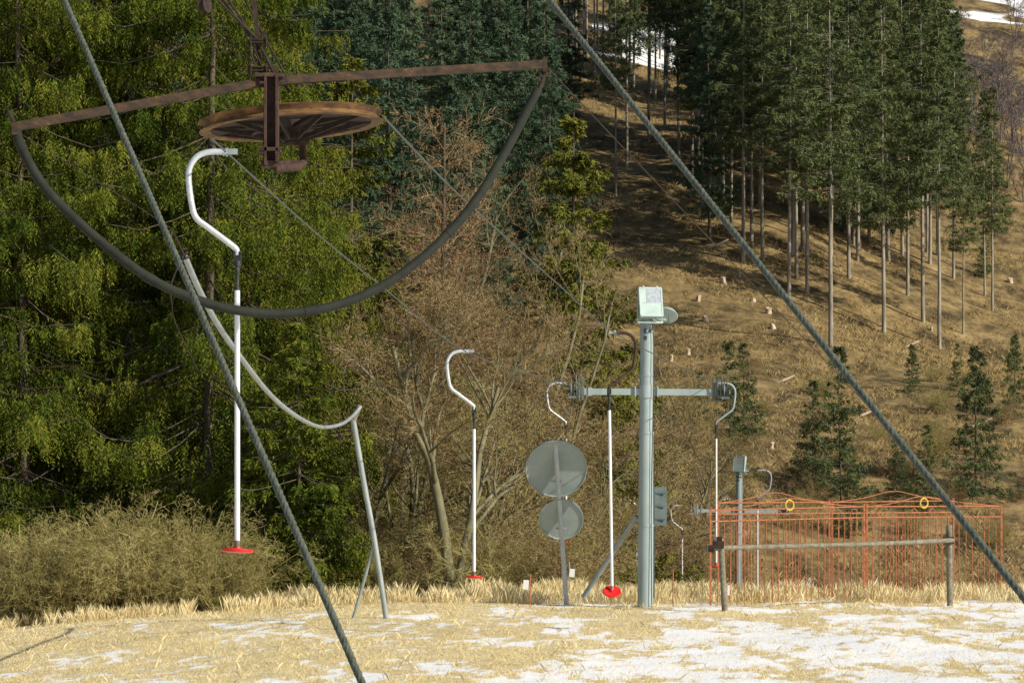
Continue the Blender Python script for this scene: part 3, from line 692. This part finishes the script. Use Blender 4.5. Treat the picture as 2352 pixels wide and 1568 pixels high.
b_.obj('wire_lashing',M['rustdark'],T)

# ------------------------------------------------------------ fence
def fence_panel(pL,pR,hL,hR,label,ring=True,pk=.5):
    T=thing('fence_panel',pL.copy(),label,'fence','ornamental fence panels')
    L=(pR-pL);ln=L.length;up=Vector((0,0,1))
    def q(t,z): 
        return pL+L*t+up*(z*(hL+(hR-hL)*t))
    b_=B()
    b_.beam(q(0,-.05),q(0,1.16),.04,.04,(0,1,0));b_.beam(q(1,-.05),q(1,1.16),.04,.04,(0,1,0))
    b_.tube([q(0,1.0),q(1,1.0)],.015,8);b_.tube([q(0,1.13),q(1,1.13)],.015,8)
    b_.tube(curve([q(.02,1.13),q(pk*.5,1.175),q(pk-.06,1.24),q(pk,1.245),q(pk+.06,1.24),q(pk+(1-pk)*.5,1.175),q(.98,1.13)],5),.01,8)
    b_.obj('frame',M['fence'],T)
    n=int(ln/.165);b_=B()
    for i in range(1,n):
        t=i/n;j=random.uniform(-.008,.008);b_.tube([q(t+j,-.03),q(t+random.uniform(-.006,.006),1.0)],.0098,6)
    b_.obj('pickets',M['fence'],T)
    if ring:
        b_=B();e=L.normalized()
        def scroll(c,s,r):
            pts=[]
            for k in range(26):
                a=k/25*4.6;rr=r*(1-.55*k/25);pts.append(c+e*(s*math.cos(a)*rr)+up*(math.sin(a)*rr))
            b_.tube(pts,.01,6)
        for t,s in((pk-.07,1),(pk+.07,-1),(.07,-1),(.93,1)): scroll(q(t,1.065),s,.085)
        b_.obj('scrollwork',M['fence'],T)
        B().lathe([(.1+.018*math.cos(k*math.pi/4),.018*math.sin(k*math.pi/4)) for k in range(8)],q(pk+.005,1.17),e.cross(up),28,True).obj('ring_ornament',M['yellow'],T)
LF='faded orange wrought iron fence panel with yellow ring'
gp=on_ground
def hgt(u,v,d,b_): return W(u,v,d).z-b_.z
a=gp(1632,56.5);b1=gp(1985,58.5);c1=gp(2300,60.5)
fence_panel(a,b1,hgt(1632,1197,56.5,a),hgt(1985,1188,58.5,b1),LF)
fence_panel(b1+Vector((.06,.02,0)),c1,hgt(1985,1188,58.5,b1),hgt(2308,1186,60.5,c1),LF,True,.41)
a2=gp(1650,60);b2=gp(1905,62);c2=gp(2190,64)
fence_panel(a2,b2,hgt(1650,1180,60,a2),hgt(1905,1178,62,b2),'faded orange wrought iron fence panel behind another',False)
fence_panel(b2+Vector((.06,0,0)),c2,hgt(1905,1178,62,b2),hgt(2190,1176,64,c2),'faded orange wrought iron fence panel behind another',False)

# ------------------------------------------------------------ pipe barrier
dA=54.0;dB=56.5
p1=on_ground(1666,dA);p2=on_ground(2182,dB)
T=thing('pipe_barrier',p1,'weathered horizontal pipe barrier on two posts','barrier')
B().tube([p1+Vector((0,0,-.15)),W(1655,1235,dA)],.058,14).obj('barrier_post',M['oldpipe'],T)
B().tube([p2+Vector((0,0,-.15)),W(2180,1206,dB)],.062,14).obj('barrier_post',M['oldpipe'],T)
b_=B();b_.tube(curve([W(1625,1259,dA-.15),W(1800,1254,dA+.7),W(2000,1249,dB-1),W(2190,1240,dB-.15)],6),.05,14)
b_.obj('barrier_rail',M['oldpipe'],T)
b_=B();b_.box(W(1650,1250,dA-.1),.2,.18,.14);b_.box(W(1652,1238,dA-.05),.1,.2,.1);b_.tube([W(1627,1259,dA-.2),W(1640,1259,dA-.2)],.07,14)
b_.obj('pipe_clamp',M['rustdark'],T)
b_=B();b_.box(W(2178,1240,dB-.1),.2,.18,.14);b_.obj('pipe_clamp',M['rustdark'],T)

# ------------------------------------------------------------ small markers
def marker(u,vb,vt,d,su,sv,w,h,mat,label):
    p=on_ground(u,d);T=thing('marker_stake',p,label,'marker','small field markers')
    B().tube([p+Vector((0,0,-.1)),W(u,vt,d)],.013,8).obj('stake',M[mat],T)
    if w:
        c=W(su,sv,d-.03);B().box(c,w,.012,h,Matrix.Rotation(.1,3,'Y')).obj('marker_board',M['paper'],T)
        B().tube([c+Vector((-w*.2,.01,0)),Vector((W(u,sv,d).x,d,c.z))],.008,6).obj('fixing',M[mat],T)
marker(1218,1395,1318,57,1208,1342,.11,.19,'fence','white card fixed to thin reddish stake')
marker(1308,1360,1290,59,1314,1315,.11,.17,'galv','white card fixed to thin grey stake')
marker(1546,1395,1308,56.5,0,0,0,0,'fence','thin reddish stake in dry grass')
marker(1657,1395,1325,57,1667,1354,.2,.2,'galv','white board fixed to thin grey stake')

# ------------------------------------------------------------ camera & light
cam=bpy.data.cameras.new('camera');co=bpy.data.objects.new('camera',cam);link(co)
co.location=(0,0,CH);co.rotation_euler=(math.radians(90),0,0)
cam.lens=100;cam.sensor_width=36;cam.shift_y=(HOR-784)/2352;cam.clip_end=3000;cam.clip_start=.5
scene.camera=co
EL=math.radians(31);AZ=math.radians(122)
ts=Vector((math.sin(AZ)*math.cos(EL),math.cos(AZ)*math.cos(EL),math.sin(EL)))
sl=bpy.data.lights.new('sun','SUN');sl.energy=5;sl.angle=math.radians(.5);sl.color=(1,.93,.78)
so=bpy.data.objects.new('sun',sl);link(so);so.rotation_euler=ts.to_track_quat('Z','Y').to_euler();so.location=(30,-20,40)
w=bpy.data.worlds.new('World');scene.world=w;w.use_nodes=True
n=w.node_tree;sk=n.nodes.new('ShaderNodeTexSky');sk.sky_type='NISHITA';sk.sun_disc=False;sk.sun_elevation=EL;sk.sun_rotation=AZ
bg=n.nodes['Background'];bg.inputs[1].default_value=.085;n.links.new(sk.outputs[0],bg.inputs[0])
scene.view_settings.view_transform='Standard';scene.view_settings.look='None';scene.view_settings.exposure=0
print('done')
